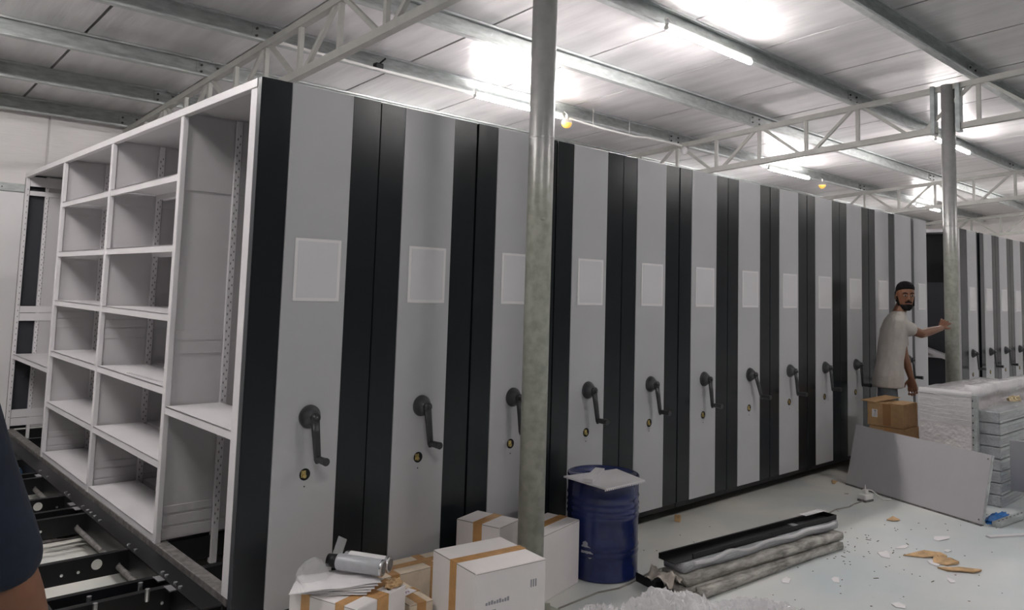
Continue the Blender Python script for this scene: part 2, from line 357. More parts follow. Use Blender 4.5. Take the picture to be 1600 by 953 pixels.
# ---- yellow powder balls (fire extinguisher balls)
for x, lb in ((4.70, 'small clear bulb half full of yellow, hanging at the end of the near rear lamp'), (10.72, 'small clear bulb half full of yellow, hanging past the farther rear lamp')):
    e = empty('extinguisher_bulb', (x, 2.66, 3.36), 0, lb, 'bulb')
    obj('shell', S().ball((0, 0, 0), .062, n=20), GLASSB, e, smooth=True)
    s = S(); s.lathe([(.002, -.058), (.03, -.05), (.05, -.03), (.058, -.005), (.058, 0), (.002, .001)], 20); obj('powder', s, YEL, e, smooth=True)
    obj('neck', S().cyl((0, 0, .055), (0, 0, .10), .012, n=10), WPLAS, e); obj('hook_wire', S().tube([(0, 0, .1), (-.02, .02, .13), (0, .05, .13)], .003), WPLAS, e)
# conduit under the rear lamp purlin and looped hangers
e = empty('ceiling_cable', (0, 2.66, 3.40), 0, 'thin white cable slung along the purlin of the rear lamps', 'cable')
obj('cable_run', S().tube([(1.3, 0, .05), (2.2, .0, .035), (3.35, 0, .03)], .012), WPLAS, e)
obj('cable_run', S().tube([(4.75, 0, .02), (5.3, 0, .0), (5.9, 0, .0), (6.1, 0, .02), (6.85, 0, .03)], .012), WPLAS, e)
for x in (5.1, 5.75): obj('hanger_wire', S().tube([(x, -.03, .2), (x, -.03, -.01), (x + .05, 0, -.01)], .003), WPLAS, e)
e = empty('black_clamp', (2.30, 2.73, 3.50), 0, 'small black clamp on the roof purlin left of the near column', 'clamp')
obj('jaw', S().box(-.04, .04, -.03, .03, -.05, .01, .006), BLACK, e); obj('screw', S().cyl((0, 0, 0), (.05, -.04, .06), .008, n=8), BLACK, e)
e = tag(obj('white_rag', S().ball((0, 0, 0), .05, (1, .8, 1.1), 10), FILM2, None, True, (6.86, 2.62, 3.36)), 'white rag tied at the truss end above the cabinets', 'rag')

# ------------------------------------------------------------------ cabinets
PITCH = .614; H = 2.4; DEP = 4.70; B0 = .117
def crank(parent, cx, ang, z=.925):
    e = empty('crank_handle', (cx, -.004, z), parent=parent); e.rotation_euler.y = -ang
    s = S(); s.cyl((0, 0, 0), (0, -.012, 0), .052, .050, 28); s.cyl((0, -.012, 0), (0, -.052, 0), .050, .020, 28); obj('hub', s, CRANKH, e, True)
    s = S(); s.cyl((0, -.04, 0), (0, -.062, 0), .024, .022, 20)
    s.loft([((0, -.053, .0), .022, .011, (1, 0, 0), (0, 1, 0)), ((0, -.056, -.09), .019, .010, (1, 0, 0), (0, 1, 0)), ((0, -.058, -.18), .017, .009, (1, 0, 0), (0, 1, 0)), ((0, -.058, -.197), .010, .007, (1, 0, 0), (0, 1, 0))])
    obj('arm', s, CRANK, e, True); obj('cap_screw', S().ball((0, -.062, 0), .011, n=10), CRANK, e, True)
    obj('grip', S().cyl((0, -.06, -.178), (0, -.075, -.178), .012, .012, 14).cyl((0, -.075, -.178), (0, -.135, -.178), .0145, .0175, 18), CRANK, e)
    return e
def keyhole(parent, cx, z=.675):
    o = obj('keyhole', S().cyl((cx, -.0045, z), (cx, -.006, z), .026, n=24), HOLE, parent)
    obj('lock_barrel', S().box(cx - .019, cx + .004, -.010, -.006, z - .012, z + .018, .002).cyl((cx - .004, -.006, z - .006), (cx - .004, -.013, z - .006), .009, n=10), BRASS, o)
    obj('screw_hole', S().cyl((cx, -.0045, z - .052), (cx, -.0058, z - .052), .0035, n=8), HOLE, parent)
def holder(parent, x0, x1):
    h = obj('label_holder', S().box(x0, x1, -.009, -.0045, 1.432, 1.713, .002), LABELF, parent)
    obj('label_card', S().box(x0 + .016, x1 - .016, -.0105, -.009, 1.448, 1.70), LABEL, h)
def front(parent, wl=.144, wg=.312, wr=.156, lab=(.194, .425), g=.003, dark=True):
    W = wl + wg + wr
    if wl > 0.01: obj('side_strip', S().box(g, wl - .001, -.002, .036, B0, H, .0015), CHAR, parent)
    obj('front_panel', S().box(max(wl, g), wl + wg, -.005, .030, B0, H, .0015), G_PANEL, parent)
    if wr > 0.01: obj('side_strip', S().box(wl + wg + .001, W - g, -.002, .036, B0, H, .0015), CHAR, parent)
    obj('base_strip', S().box(.002, W - .002, .006, .04, .085, B0 - .001), BLACK, parent)
    holder(parent, *lab)
def body_closed(parent, W):
    obj('body', S().box(.004, W - .004, .038, DEP, .20, H - .006), G_SHELF, parent)
    obj('carriage', S().box(.01, W - .01, .10, DEP - .02, .07, .199), BLACK, parent)
    s = S()
    for yy in (.42, 1.98, 3.54):
        for xx in (.09, W - .09): s.cyl((xx, yy - .015, .045), (xx, yy + .015, .045), .044, n=16)
    obj('wheel', s, ZINC, parent)

# closed cabinet template
t0 = empty('mobile_cabinet'); front(t0); body_closed(t0, .612); keyhole(t0, .300)
index(t0)
angs = [6, 7, 5, 10, 11, 7, 24, 8, 7, 4, 6]
LOCS = []
for i in range(1, 11):
    o = t0 if i == 1 else copy_tree(t0)
    o.location = (i * PITCH, random.uniform(0, .003) if i != 1 else .006, 0)
    crank(o, .308, R(angs[i]))
    tag(o, 'tall grey and charcoal striped mobile cabinet, %s from the open shelving end' % ORD[i], 'cabinet', 'mobile cabinets in the long row')
# last two plain cabinets
c = empty('mobile_cabinet', (6.755, 0, 0), 0, 'plain grey mobile cabinet behind the man in the grey shirt', 'cabinet', 'mobile cabinets in the long row')
front(c, .0, .422, .0, (.12, .33)); body_closed(c, .42); crank(c, .29, R(12)); keyhole(c, .29)
c = empty('mobile_cabinet', (7.245, 0, 0), 0, 'plain grey mobile cabinet, last of the long row beside the gap', 'cabinet', 'mobile cabinets in the long row')
front(c, .0, .357, .0, (.095, .30)); body_closed(c, .357)
obj('filler_strip', S().box(-.066, -.004, .02, .05, B0, H), CHAR2, c)

# open-sided cabinets -------------------------------------------------

def open_frame(parent, uy, front_x=0.0, sh=None, full=True):
    # posts on the open side
    for k, y in enumerate(uy):
        hw = .033 if k == 0 else .021
        p = obj('upright', S().box(0, .028, y - hw, y + hw, .20, H - .04, .003), WHITE_ST, parent)
        s = S(); z = .3
        while z < 2.3:
            s.box(.012, .017, y - hw - .0012, y - hw, z, z + .012); z += .05
        if k > 3: obj('slot_row', s, SLOT, p)['kind'] = 'stuff'
        else: s.bm.free()
    obj('top_rail', S().box(-.004, .03, uy[0] - .033, uy[-1] + .03, H - .04, H, .002), WHITE_ST, parent)
    obj('top_panel', S().box(.03, .60, .038, DEP, H - .012, H), G_SHELF, parent)
def divider(parent, y, x0, x1, strips=True):
    d = obj('divider_panel', S().box(x0, x1, y - .004, y + .004, .21, H - .015), G_SHELF, parent)
    for z0, z1 in ((1.975, H - .02), (1.20, 1.252), (1.13, 1.196), (.335, .378), (.275, .330), (.215, .270)):
        obj('cross_strip', S().box(x0 + .002, x1 - .002, y - .0085, y - .004, z0 + .003, z1 - .003, .001), G_SHELF, d)
def rear_post(parent, y, x, w=.035):
    p = obj('rear_upright', S().box(x, x + w, y - .018, y + .018, .05, H - .02, .002), WHITE_ST, parent)
    s = S(); z = .25
    while z < 2.3:
        s.box(x + .008, x + .013, y - .0195, y - .018, z, z + .012); s.box(x + .022, x + .027, y - .0195, y - .018, z + .02, z + .03); z += .045
    obj('slot_row', s, SLOT, p)['kind'] = 'stuff'
UY = [.071, .935, 2.15, 3.36, 4.655]
c1 = empty('shelving_cabinet', (0, 0, 0), 0, 'open-sided shelving cabinet with charcoal and grey front, nearest end of the long row', 'cabinet')
front(c1); crank(c1, .308, R(6)); keyhole(c1, .300)
obj('corner_return', S().box(.0, .0025, .0, .036, B0, H), CHAR2, c1)
obj('front_back_sheet', S().box(.03, .60, .036, .040, .2, H - .02), CHAR2, c1)
open_frame(c1, UY)
for y in UY[1:4]:
    divider(c1, y, .030, .282); divider(c1, y, .322, .596)
for y in UY[:4]: rear_post(c1, y + (.10 if y < .1 else 0), .284)
def shelf(parent, x0, x1, y0, y1, z, lip=.038):
    s = S(); s.box(x0, x1, y0, y1, z - .006, z, 0); s.box(x0, x0 + .003, y0, y1, z - lip, z, 0); s.box(x0 + .003, x0 + .015, y0, y1, z - lip, z - lip + .003); s.box(x1 - .003, x1, y0, y1, z - lip, z)
    return obj('shelf', s, WHITE_ST, parent)
zz = [2.062, 1.693, 1.336, .967, .60, .238]
for (a, b) in ((UY[1] + .021, UY[2] - .021), (UY[2] + .021, UY[3] - .021)):
    for z in zz: shelf(c1, .004, .284, a, b, z); shelf(c1, .322, .598, a, b, z)
shelf(c1, .004, .284, UY[0] + .033, UY[1] - .021, .875); shelf(c1, .004, .284, UY[3] + .021, UY[4] - .021, .838)
# end frame of the farthest bay
d = obj('end_panel', S().box(.0, .60, DEP - .02, DEP, .20, H - .01), CHAR2, c1)
yE = UY[4]
for z0, z1 in ((2.285, 2.37), (2.205, 2.245), (1.19, 1.246), (1.12, 1.186), (.30, .368), (.232, .296)): obj('cross_strip', S().box(.028, .30, yE - .03, yE - .022, z0, z1, .001), WHITE_ST, c1)
rear_post(c1, yE - .01, .150, .026); obj('divider_panel', S().box(.178, .30, yE - .024, yE - .018, .21, H - .02), G_SHELF, c1)
# carriage of the first cabinet
cb = empty('carriage', parent=c1)
obj('shelf_channel', S().box(-.0, .062, .05, DEP, .168, .205, .002), DUSTY, cb)
obj('side_beam', S().box(.005, .055, .05, DEP, .07, .168), BLACK, cb); obj('side_beam', S().box(.55, .60, .05, DEP, .07, .2), BLACK, cb)
for y in (.06, .5, .95, 1.70, 2.18, 2.9, 3.4, 4.2, 4.66): obj('cross_beam', S().box(.055, .55, y - .02, y + .02, .08, .19), BLACK, cb)
for y in (.42, 1.98, 3.54):
    obj('wheel', S().cyl((.09, y - .018, .045), (.09, y + .018, .045), .044, n=18), ZINC, cb)

# loose strip on a shelf
tag(obj('metal_strip', S().box(0, .018, 0, .62, 0, .004), G_SHELF, None, False, (.05, 1.02, .968), R(2)), 'thin grey metal strip lying on the fifth shelf of the open cabinet', 'strip')

# empty carriage next to it
ec = empty('empty_carriage', (-.62, 0, 0), 0, 'black steel mobile base without shelving, on floor rails in front of the open shelves', 'carriage')
obj('side_beam', S().box(.51, .60, .03, DEP, .186, .192).box(.594, .60, .03, DEP, .075, .19).box(.51, .516, .03, DEP, .075, .19), BLACK, ec)
obj('side_beam', S().box(.0, .06, .03, DEP, .075, .19), BLACK, ec)
def xbeam(y, hole=True):
    s = S(); s.box(.06, .51, y - .003, y + .003, .085, .188); s.box(.06, .51, y, y + .03, .182, .188)
    b = obj('cross_beam', s, BLACK, ec)
    if hole: obj('round_hole', S().cyl((.37, y - .0035, .148), (.37, y - .005, .148), .024, n=20), FLOOR, b)
    for xx in (.22, .29, .47): obj('bolt', S().cyl((xx, y - .003, .13), (xx, y - .012, .13), .007, n=8), ZINC, b)
for y, h in ((.045, 0), (.36, 0), (.50, 0), (.955, 1), (1.72, 0), (1.87, 0), (2.18, 1), (2.75, 0), (2.9, 0), (3.4, 1), (4.0, 0), (4.66, 0)): xbeam(y, h)
for y0, y1 in ((.52, 1.23), (1.25, 1.80), (2.2, 2.75), (2.9, 3.55)): obj('drive_shaft', S().cyl((.47, y0, .115), (.47, y1, .115), .014, n=14), DUSTY, ec, True)
for y in (.42, 1.98, 3.54):
    for xx in (.12, .46):
        wq = obj('wheel', S().cyl((xx, y - .02, .058), (xx, y + .02, .058), .048, n=24), DUSTY, ec); obj('bearing', S().cyl((xx, y - .028, .07), (xx, y + .028, .07), .026, n=16), ZINC, wq)
for y in (.44, 1.80, 3.36): obj('gear_casing', S().box(.30, .49, y - .035, y - .012, .075, .155, .012).cyl((.47, y - .05, .115), (.47, y + .01, .115), .035, n=18), BLUEG, ec)
obj('gear_casing', S().box(.12, .34, .39, .42, .09, .16, .01).cyl((.16, .36, .12), (.16, .43, .12), .045, n=18), BLUEG, ec)
s = S()
for yy in (.30, .36, .47, .52, .9, 1.0, 1.5, 1.6, 1.68, 1.74, 1.84, 2.15, 2.22, 2.7, 2.9): s.cyl((.525, yy, .19), (.525, yy, .202), .009, n=8)
for yy in (.33, .42): s.cyl((.40, yy, .16), (.40, yy, .21), .010, n=8); s.cyl((.2, yy, .15), (.2, yy, .2), .010, n=8)
obj('bolt_row', s, ZINC, ec)
for yy in (.33, .47, 1.84, 1.95, 2.8): obj('joint_tab', S().box(.478, .508, yy - .035, yy + .035, .188, .193), ZINC, ec)
# rails
for i, y in enumerate((.42, 1.98, 3.54)):
    tag(obj('floor_rail', S().box(-6.0, .60, y - .06, y + .06, .0, .006).box(-6.0, .60, y - .012, y + .012, .006, .012), DUSTY), 'flat dark floor rail under the empty carriage, %s from the front' % ORD[i], 'rail')

# second row
NB = 8.66
c2 = empty('shelving_cabinet', (NB, 0, 0), 0, 'dark open-sided shelving cabinet at the start of the second row, past the gap', 'cabinet', None)
front(c2, .235, .33, .05, (.27, .50)); crank(c2, .36, R(8)); keyhole(c2, .36)
obj('corner_return', S().box(.0, .0025, .0, .036, B0, H), WHITE_ST, c2)
open_frame(c2, UY)
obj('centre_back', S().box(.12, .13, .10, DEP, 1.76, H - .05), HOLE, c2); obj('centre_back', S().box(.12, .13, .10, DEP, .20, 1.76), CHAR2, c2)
for y in UY[1:]: divider(c2, y, .03, .12)
shelf(c2, .004, .12, .104, .914, .90)
s = S(); s.bar((.02, .11, .86), (.02, .91, 1.12), .12, .05); obj('slipped_shelf', s, WHITE_ST, c2)
obj('carriage', S().box(.01, .60, .10, DEP - .02, .07, .199), BLACK, c2)
for y in (.42, 1.98, 3.54): obj('wheel', S().cyl((.09, y - .015, .045), (.09, y + .015, .045), .044, n=16), ZINC, c2)
for i in range(1, 9):
    o = copy_tree(t0); o.location = (NB + .09 + i * PITCH, 0, 0); crank(o, .308, R(5 + (i * 7) % 9))
    tag(o, 'striped mobile cabinet of the distant second row, %s from its open end' % ORD[i], 'cabinet', 'mobile cabinets in the second row')

# ------------------------------------------------------------------ boxes
def carton(name, loc, rot, W, D, Hh, material, label, tape='x', tapew=.05, cat='box', group=None, extra=None, tmat=None):
    e = empty(name, loc, rot, label, cat, group); tm = tmat or TAPE
    obj('box_body', S().box(0, W, 0, D, 0, Hh, .004), material, e)
    if tape == 'x':     # tape across top along x direction, folding down both ends
        c = D / 2; q = .0015
        obj('tape', S().box(-q, W + q, c - tapew / 2, c + tapew / 2, Hh, Hh + q).box(-q, 0, c - tapew / 2, c + tapew / 2, Hh * .25, Hh + q).box(W, W + q, c - tapew / 2, c + tapew / 2, Hh * .3, Hh + q), tm, e)
        obj('flap_seam', S().box(.003, W - .003, c - .0012, c + .0012, Hh - .001, Hh + .0006).box(-.0006, .0, .003, D - .003, Hh - .004, Hh - .001).box(.004, W - .004, -.0006, .0, Hh - .005, Hh - .003), BOXE, e)
    if extra: extra(e)
    return e
def printf(e):   # small smudged shipping print on the -y face
    s = S()
    for k in range(9): s.box(.05 + k * .013, .059 + k * .013, -.001, .0, .27, .27 + .010 + (k % 3) * .003)
    for k in range(4): s.box(.06, .10 + .012 * k, -.001, .0, .245 - k * .01, .249 - k * .01)
    for k in range(3): s.box(.27 + .012 * k, .276 + .012 * k, -.001, 0, .30, .33)
    obj('print', s, INK, e)
# front box: corners F(.632,-.795) L(.677,-.465) Bk(1.024,-.407)
carton('white_box', (.632, -.795, 0), R(-7.0), .35, .335, .40, BOXW, 'white cardboard box with brown tape, nearest, left of the foreground column', extra=printf)
def lbl(e):
    o = obj('label_sticker', S().box(-.0012, 0, .10, .20, .235, .29), PAPER, e); s = S()
    s.box(-.0018, -.0012, .155, .168, .262, .278)
    for k in range(3): s.box(-.0018, -.0012, .11, .145 - k * .006, .245 + k * .012, .249 + k * .012)
    obj('print', s, INK, o)
carton('white_box', (1.355, -.435, 0), R(13), .375, .20, .32, BOXW, 'white cardboard box behind the foreground column, beside the blue drum', extra=lbl)
carton('white_box', (1.135, -.37, 0), R(16), .185, .25, .385, BOXW, 'white cardboard box at the back against the charcoal cabinet stripe')
# pile of flattened cartons, papers, cans at lower left
def stripes(W, D, Hh, n):
    def f(e):
        s = S()
        for k in range(n):
            xx = W * (k + .5) / n
            s.box(xx - .022, xx + .022, -.0012, D, Hh, Hh + .0012).box(xx - .022, xx + .022, -.0014, 0, Hh * .2, Hh + .001)
        obj('tape_bands', s, TAPE, e)
    return f
carton('taped_carton', (.124, -.255, 0), R(-72), .35, .30, .30, BOXW, 'battered carton with brown tape under the papers and spray cans', tape='x', tapew=.07, extra=stripes(.35, .30, .30, 2))
carton('taped_carton', (.535, -.50, 0), R(-4), .115, .27, .215, mat('cream_carton', (.72, .60, .46), .7, var=.12, scale=20), 'low cream carton with a crushed corner, left of the nearest white box', tape='x', extra=stripes(.115, .27, .215, 1))
carton('taped_carton', (.56, -.20, 0), R(-3), .42, .17, .225, mat('cream_carton_b', (.76, .64, .50), .7, var=.1, scale=20), 'long flat carton crossed with brown tape behind the nearest white box', tape='x', tapew=.045, extra=stripes(.42, .17, .225, 2))
o = tag(obj('paper_tag', S().box(0, .10, 0, .045, 0, .001), PAPER, None, False, (.55, -.42, .2175), R(15)), 'white paper tag with a purple pen mark on the low cream carton', 'paper')
obj('pen_mark', S().tube([(.035, .012, .0015), (.04, .03, .0015), (.05, .014, .0015), (.058, .032, .0015), (.066, .012, .0015), (.075, .028, .0015)], .0012, 4), INKP, o)
def sheet(w, h, amp, seed, nx=14, ny=10, thick=.001):
    s = S(); g = [[None] * (ny + 1) for _ in range(nx + 1)]
    for i in range(nx + 1):
        for j in range(ny + 1):
            u, v = i / nx, j / ny; z = amp * (.6 + noise.noise(Vector((u * 3 + seed, v * 3, seed))) + .35 * noise.noise(Vector((u * 9, v * 9 + seed, 0))))
            g[i][j] = s.bm.verts.new((w * (u - .5), h * (v - .5), max(z, 0)))
    for i in range(nx):
        for j in range(ny): s.bm.faces.new((g[i][j], g[i + 1][j], g[i + 1][j + 1], g[i][j + 1]))
    r = bmesh.ops.extrude_face_region(s.bm, geom=s.bm.faces[:]); bmesh.ops.translate(s.bm, vec=(0, 0, thick), verts=[v for v in r['geom'] if isinstance(v, bmesh.types.BMVert)])
    return s
for k in range(5):
    tag(obj('paper_sheet', sheet(.30, .19, .006, k), PAPER, None, True, (.265 + .006 * k, -.335 - .004 * k, .303 + .006 * k), R(-38 + 5 * k)), 'white paper sheet, %s up in the loose pile on the battered carton' % ORD[k], 'paper', 'loose papers on the battered carton')
def can(name, p, q, r, label, capd):
    p, q = Vector(p), Vector(q); d = (q - p).normalized(); L = (q - p).length; e = empty(name, p, 0, label, 'can')
    e.rotation_euler = d.to_track_quat('Z', 'Y').to_euler()
    obj('can_body', S().lathe([(r * .90, 0), (r, .006), (r, L * .78), (r * .93, L * .82), (r * .6, L * .85)], 28), ZINC if not capd else mat('silver_can', (.50, .51, .54), .42, metal=.1, var=.06, scale=30), e, True)
    if not capd: obj('white_print', S().cyl((0, 0, .015), (0, 0, L * .74), r * 1.006, n=28, cap=False), PAPER, e, True)
    obj('can_foot', S().lathe([(r * .95, -.004), (r * 1.02, -.002), (r * 1.02, .005), (r * .9, .008)], 28), ZINC, e, True)
    obj('foot_recess', S().cyl((0, 0, -.0045), (0, 0, -.002), r * .72, n=20), DUSTY, e)
    if capd:
        obj('cap', S().cyl((0, 0, L * .80), (0, 0, L), r * .86, r * .8, 24), BLACK, e, True)
        s = S()
        for k in range(14): s.box(r * .72, r * .735, -.02, .02, .02 + k * .008, .022 + k * .008)
        obj('label_lines', s, INK, e)
        obj('band', S().box(-.012, -.004, -r - .001, -r + .003, .015, L * .74), INK, e)
can('spray_can', (.428, -.452, .372), (.295, -.250, .378), .032, 'silver spray can with black cap lying on the papers', True)
can('spray_can', (.486, -.412, .362), (.360, -.205, .366), .032, 'plain white spray can lying behind the black-capped one', False)
# plastic bag & clear strip
def crumple(rx, ry, rz, seed, amp=.35, n=36, fr=3.0):
    s = S(); bmesh.ops.create_uvsphere(s.bm, u_segments=n, v_segments=n // 2, radius=1)
    for v in s.bm.verts:
        d = v.co.normalized(); f = 1 + amp * noise.noise(d * fr + Vector((seed, 0, 0))) + amp * .6 * abs(noise.noise(d * fr * 2.7 + Vector((0, seed, 0)))) + amp * .25 * noise.noise(d * fr * 6)
        v.co = Vector((d.x * rx * f, d.y * ry * f, max(-.1, d.z) * rz * f)); v.co.z = max(v.co.z, 0)
    return s
tag(obj('plastic_bag', crumple(.070, .055, .07, 3.1, .30, 40, 2.2), FILM, None, True, (.215, -.27, .328), R(30)), 'crumpled clear plastic bag on the papers beside the spray cans', 'bag')
tag(obj('plastic_sleeve', S().box(-.02, .02, -.05, .05, 0, .004, .002), FILM, None, False, (.375, -.20, .40), R(-30)), 'clear plastic sleeve sticking up behind the spray cans', 'sleeve').rotation_euler = (R(35), R(25), R(-30))
tag(obj('torn_cardboard', crumple(.045, .028, .02, 8, .5, 24, 3), CARDD, None, False, (.47, -.47, .303), R(20)), 'torn brown cardboard piece in front of the spray cans', 'cardboard')
tag(obj('torn_cardboard', sheet(.16, .12, .02, 4), CARDD, None, True, (.50, -.20, .225), R(40)), 'torn brown flap behind the spray cans', 'cardboard')

# ------------------------------------------------------------------ drum
e = empty('steel_drum', (1.945, -.315, 0), 0, 'dark blue steel drum beside the white boxes', 'drum')
r = .193; prof = [(r * .985, 0), (r * 1.015, .006), (r * 1.015, .016), (r, .022), (r, .11)]
for zc_ in (.135, .165, .32, .35, .38, .42): prof += [(r, zc_ - .011), (r * 1.022, zc_), (r, zc_ + .011)]
prof += [(r, .475), (r * .985, .498), (r * 1.01, .506), (r * 1.02, .515), (r * 1.01, .524), (r * .97, .522), (r * .96, .512)]
obj('drum_body', S().lathe(prof, 56), NAVYD, e, True)
s = S(); random.seed(3)
for k in range(7):
    a = R(-162 + random.uniform(-8, 6)); z = random.uniform(.09, .19); h = random.uniform(.010, .024)
    pts = []
    s.cyl((r * .992 * math.cos(a), r * .992 * math.sin(a), z), (r * 1.0015 * math.cos(a), r * 1.0015 * math.sin(a), z), h, n=6)
obj('scuff_patch', s, SCUFF, e)
# lid panel on drum and channel on it
e = empty('drum_cover', (1.83, -.43, .526), R(0), 'white perforated-edge metal sheet lying on top of the blue drum', 'panel')
pts = [(-.155, .16), (.215, .105), (.135, -.155), (-.175, -.15)]
obj('sheet', S().poly(pts, .0, .008), WHITE_ST, e)
s = S()
for k in range(22):
    u = k / 21; x_ = .135 + (-.175 - .135) * u; y_ = -.155 + .005 * u; s.box(x_ - .003, x_ + .003, y_ - .001, y_ + .004, -.006, .0)
obj('tooth', s, WHITE_ST, e)
tag(obj('metal_channel', S().bar((-.165, -.02, .02), (.08, .11, .02), .05, .018), WHITE_ST, None, False, (1.83, -.43, .526)), 'short white metal channel lying on the sheet on the drum', 'channel')
# dark blue tray foot behind the drum
tag(obj('black_tray', S().box(0, .13, 0, .16, 0, .006).box(0, .13, 0, .005, 0, .045).box(0, .005, 0, .16, 0, .045).box(.125, .13, 0, .16, 0, .045), BLACK, None, False, (1.945, -.68, 0), R(-12)), 'black tray corner on the floor right of the blue drum', 'tray')

# ------------------------------------------------------------------ wrapped black channels on the floor
def wavy_tray(L, W, Hh, amp, seed, n=40):
    s = S(); rings = []
    for i in range(n + 1):
        u = i / n; x_ = L * u; dy = amp * noise.noise(Vector((u * 5, seed, 0))); dz = amp * .8 * noise.noise(Vector((u * 7, 0, seed))) * math.sin(math.pi * min(1, u * 3) / 2)
        w2 = W * (1 + .05 * noise.noise(Vector((u * 11, seed, 3)))); h2 = Hh * (1 + .06 * noise.noise(Vector((u * 13, seed, 7))))
        rings.append([s.bm.verts.new((x_, y_ + dy, z_ + dz)) for y_, z_ in ((-w2 / 2, .004), (w2 / 2, .004), (w2 / 2 * 1.03, h2 * .5), (w2 / 2, h2), (-w2 / 2, h2), (-w2 / 2 * 1.06, h2 * .5))])
    for a, b in zip(rings, rings[1:]):
        for k in range(6): s.bm.faces.new((a[k], a[(k + 1) % 6], b[(k + 1) % 6], b[k]))
    s.bm.faces.new(rings[0][::-1]); s.bm.faces.new(rings[-1]); return s
ang = math.atan2(-.13, 1.51)
def onaxis(x, y, z): return (x, y, z)
e = empty('steel_channel', (1.985, -.715, .150), ang - R(.5), 'long open black steel channel on top of the wrapped bundle on the floor', 'channel')
obj('channel', S().box(0, 1.50, -.055, .055, 0, .003).box(0, 1.50, .050, .055, 0, .028).box(.14, 1.50, -.055, -.050, 0, .028).box(0, 1.50, .042, .055, .026, .028).box(1.495, 1.50, -.055, .055, 0, .028), BLACK, e)
obj('paper_lining', S().box(1.30, 1.52, .03, .075, .028, .031), FILM2, e)
def bundle(loc, rot, L, W, Hh, m_, label, seed, amp=.012):
    e = empty('wrapped_channel', loc, rot, label, 'bundle', 'wrapped steel channels on the floor')
    obj('wrapped_length', wavy_tray(L, W, Hh, amp, seed), m_, e, True); return e
bundle((2.03, -.728, .098), ang, 1.45, .135, .050, WRAP, 'plastic-wrapped steel channel directly under the black channel', 1)
bundle((2.01, -.745, .049), ang - R(1), 1.43, .165, .047, WRAPB, 'dusty wrapped steel channel in the middle of the bundle', 2)
bundle((1.99, -.735, .001), ang - R(1.5), 1.42, .19, .046, WRAPB, 'wrapped steel channel on the floor at the bottom of the bundle', 3, .004)
bundle((2.06, -.868, .001), ang + R(2.2), 1.25, .075, .040, WRAPB, 'low dirty wrapped strip lying along the front of the bundle', 5, .004)
tag(obj('foam_edge', wavy_tray(1.35, .02, .022, .022, 9, 60), FILM2, None, True, (2.10, -.80, .125), ang), 'ragged white foam edge of wrapping hanging along the black channel', 'wrapping')
# brown wrapping end
tag(obj('paper_wrapping', sheet(.10, .17, .05, 5.5), mat('dirty_paper', (.50, .45, .40), .8, var=.25, scale=30), None, True, (1.955, -.72, .05), R(0)), 'crushed dirty paper wrapping round the near end of the bundle', 'wrapping')
# film heap front
def film_heap(cx, cy, wx, wy, hgt, seed, n=44):
    s = S(); g = {}
    for i in range(n + 1):
        for j in range(n + 1):
            u, v = i / n * 2 - 1, j / n * 2 - 1; rr = math.sqrt(u * u + v * v) + .18 * noise.noise(Vector((u * 4 + seed, v * 4, 0)))
            if rr > 1: continue
            p = Vector((u * 1.9 + seed, v * 1.9, .5)); q_ = p + Vector((noise.noise(p * 2), noise.noise(p * 2 + Vector((9, 0, 0))), 0)) * .5; f = 1.0 - 1.2 * abs(noise.noise(q_ * 1.3)) - .5 * abs(noise.noise(q_ * 2.9)) - .3 * abs(noise.noise(q_ * 6.1)) + .12 * noise.noise(Vector((i * .9, j * .9, seed)))
            ju, jv = .012 * noise.noise(Vector((i * 7.3, j * 3.1, 1))) * 2, .012 * noise.noise(Vector((i * 2.3, j * 8.1, 5))) * 2
            g[i, j] = s.bm.verts.new((cx + wx * (u + ju), cy + wy * (v + jv), .003 + hgt * (1 - rr ** 2) ** .5 * max(.05, f * .95)))
    for i in range(n):
        for j in range(n):
            q = [(i, j), (i + 1, j), (i + 1, j + 1), (i, j + 1)]
            if all(k in g for k in q): s.bm.faces.new([g[k] for k in q])
    return s
tag(obj('plastic_film', film_heap(0, 0, .20, .30, .15, 2.2), FILM2, None, False, (1.73, -.98, 0), R(35)), 'big crumpled heap of clear plastic wrapping on the floor in front of the bundle', 'plastic wrap')
tag(obj('plastic_film', film_heap(0, 0, .15, .24, .09, 6.2), FILM2, None, False, (2.08, -1.19, 0), R(40)), 'lower spread of clear plastic wrapping at the bottom edge, right part of the heap', 'plastic wrap')
tag(obj('plastic_film', film_heap(0, 0, .12, .13, .07, 9.2, 50), FILM2, None, False, (1.47, -.74, 0), R(20)), 'left part of the crumpled clear wrapping, beside the column foot', 'plastic wrap')
tag(obj('plastic_film', film_heap(0, 0, .13, .07, .07, 12.2, 40), FILM, None, False, (3.27, -.90, 0), R(0)), 'small tuft of clear wrap at the far end of the bundle', 'plastic wrap')
# cables
s = S(); s.tube([(1.25, -.62, .004), (1.393, -.525, .004), (1.691, -.51, .004), (1.82, -.54, .005), (1.92, -.535, .005), (2.02, -.515, .005), (2.14, -.50, .005), (2.3, -.50, .004)], .0045, 6)
tag(obj('floor_cable', s, CABLE, None, True), 'thin grey cable running past the foot of the blue drum', 'cable')
s = S(); s.tube([(3.46, -.75, .004), (3.70, -.70, .004), (3.942, -.617, .004), (4.12, -.56, .004), (4.241, -.546, .004), (4.40, -.575, .004), (4.519, -.562, .004), (4.64, -.568, .004)], .005, 6)
tag(obj('floor_cable', s, CABLE, None, True), 'grey flex curving from the bundle to the white socket block', 'cable')
e = empty('socket_block', (4.69, -.57, 0), R(-10), 'white extension socket with a plug on the floor by the leaning board', 'socket')
obj('socket_body', S().box(-.05, .05, -.035, .035, .014, .055, .006), WPLAS, e); obj('plug', S().box(-.015, .025, -.012, .02, .055, .085, .005).cyl((.005, .004, .085), (.005, .004, .12), .006, .003, 8), WPLAS, e)
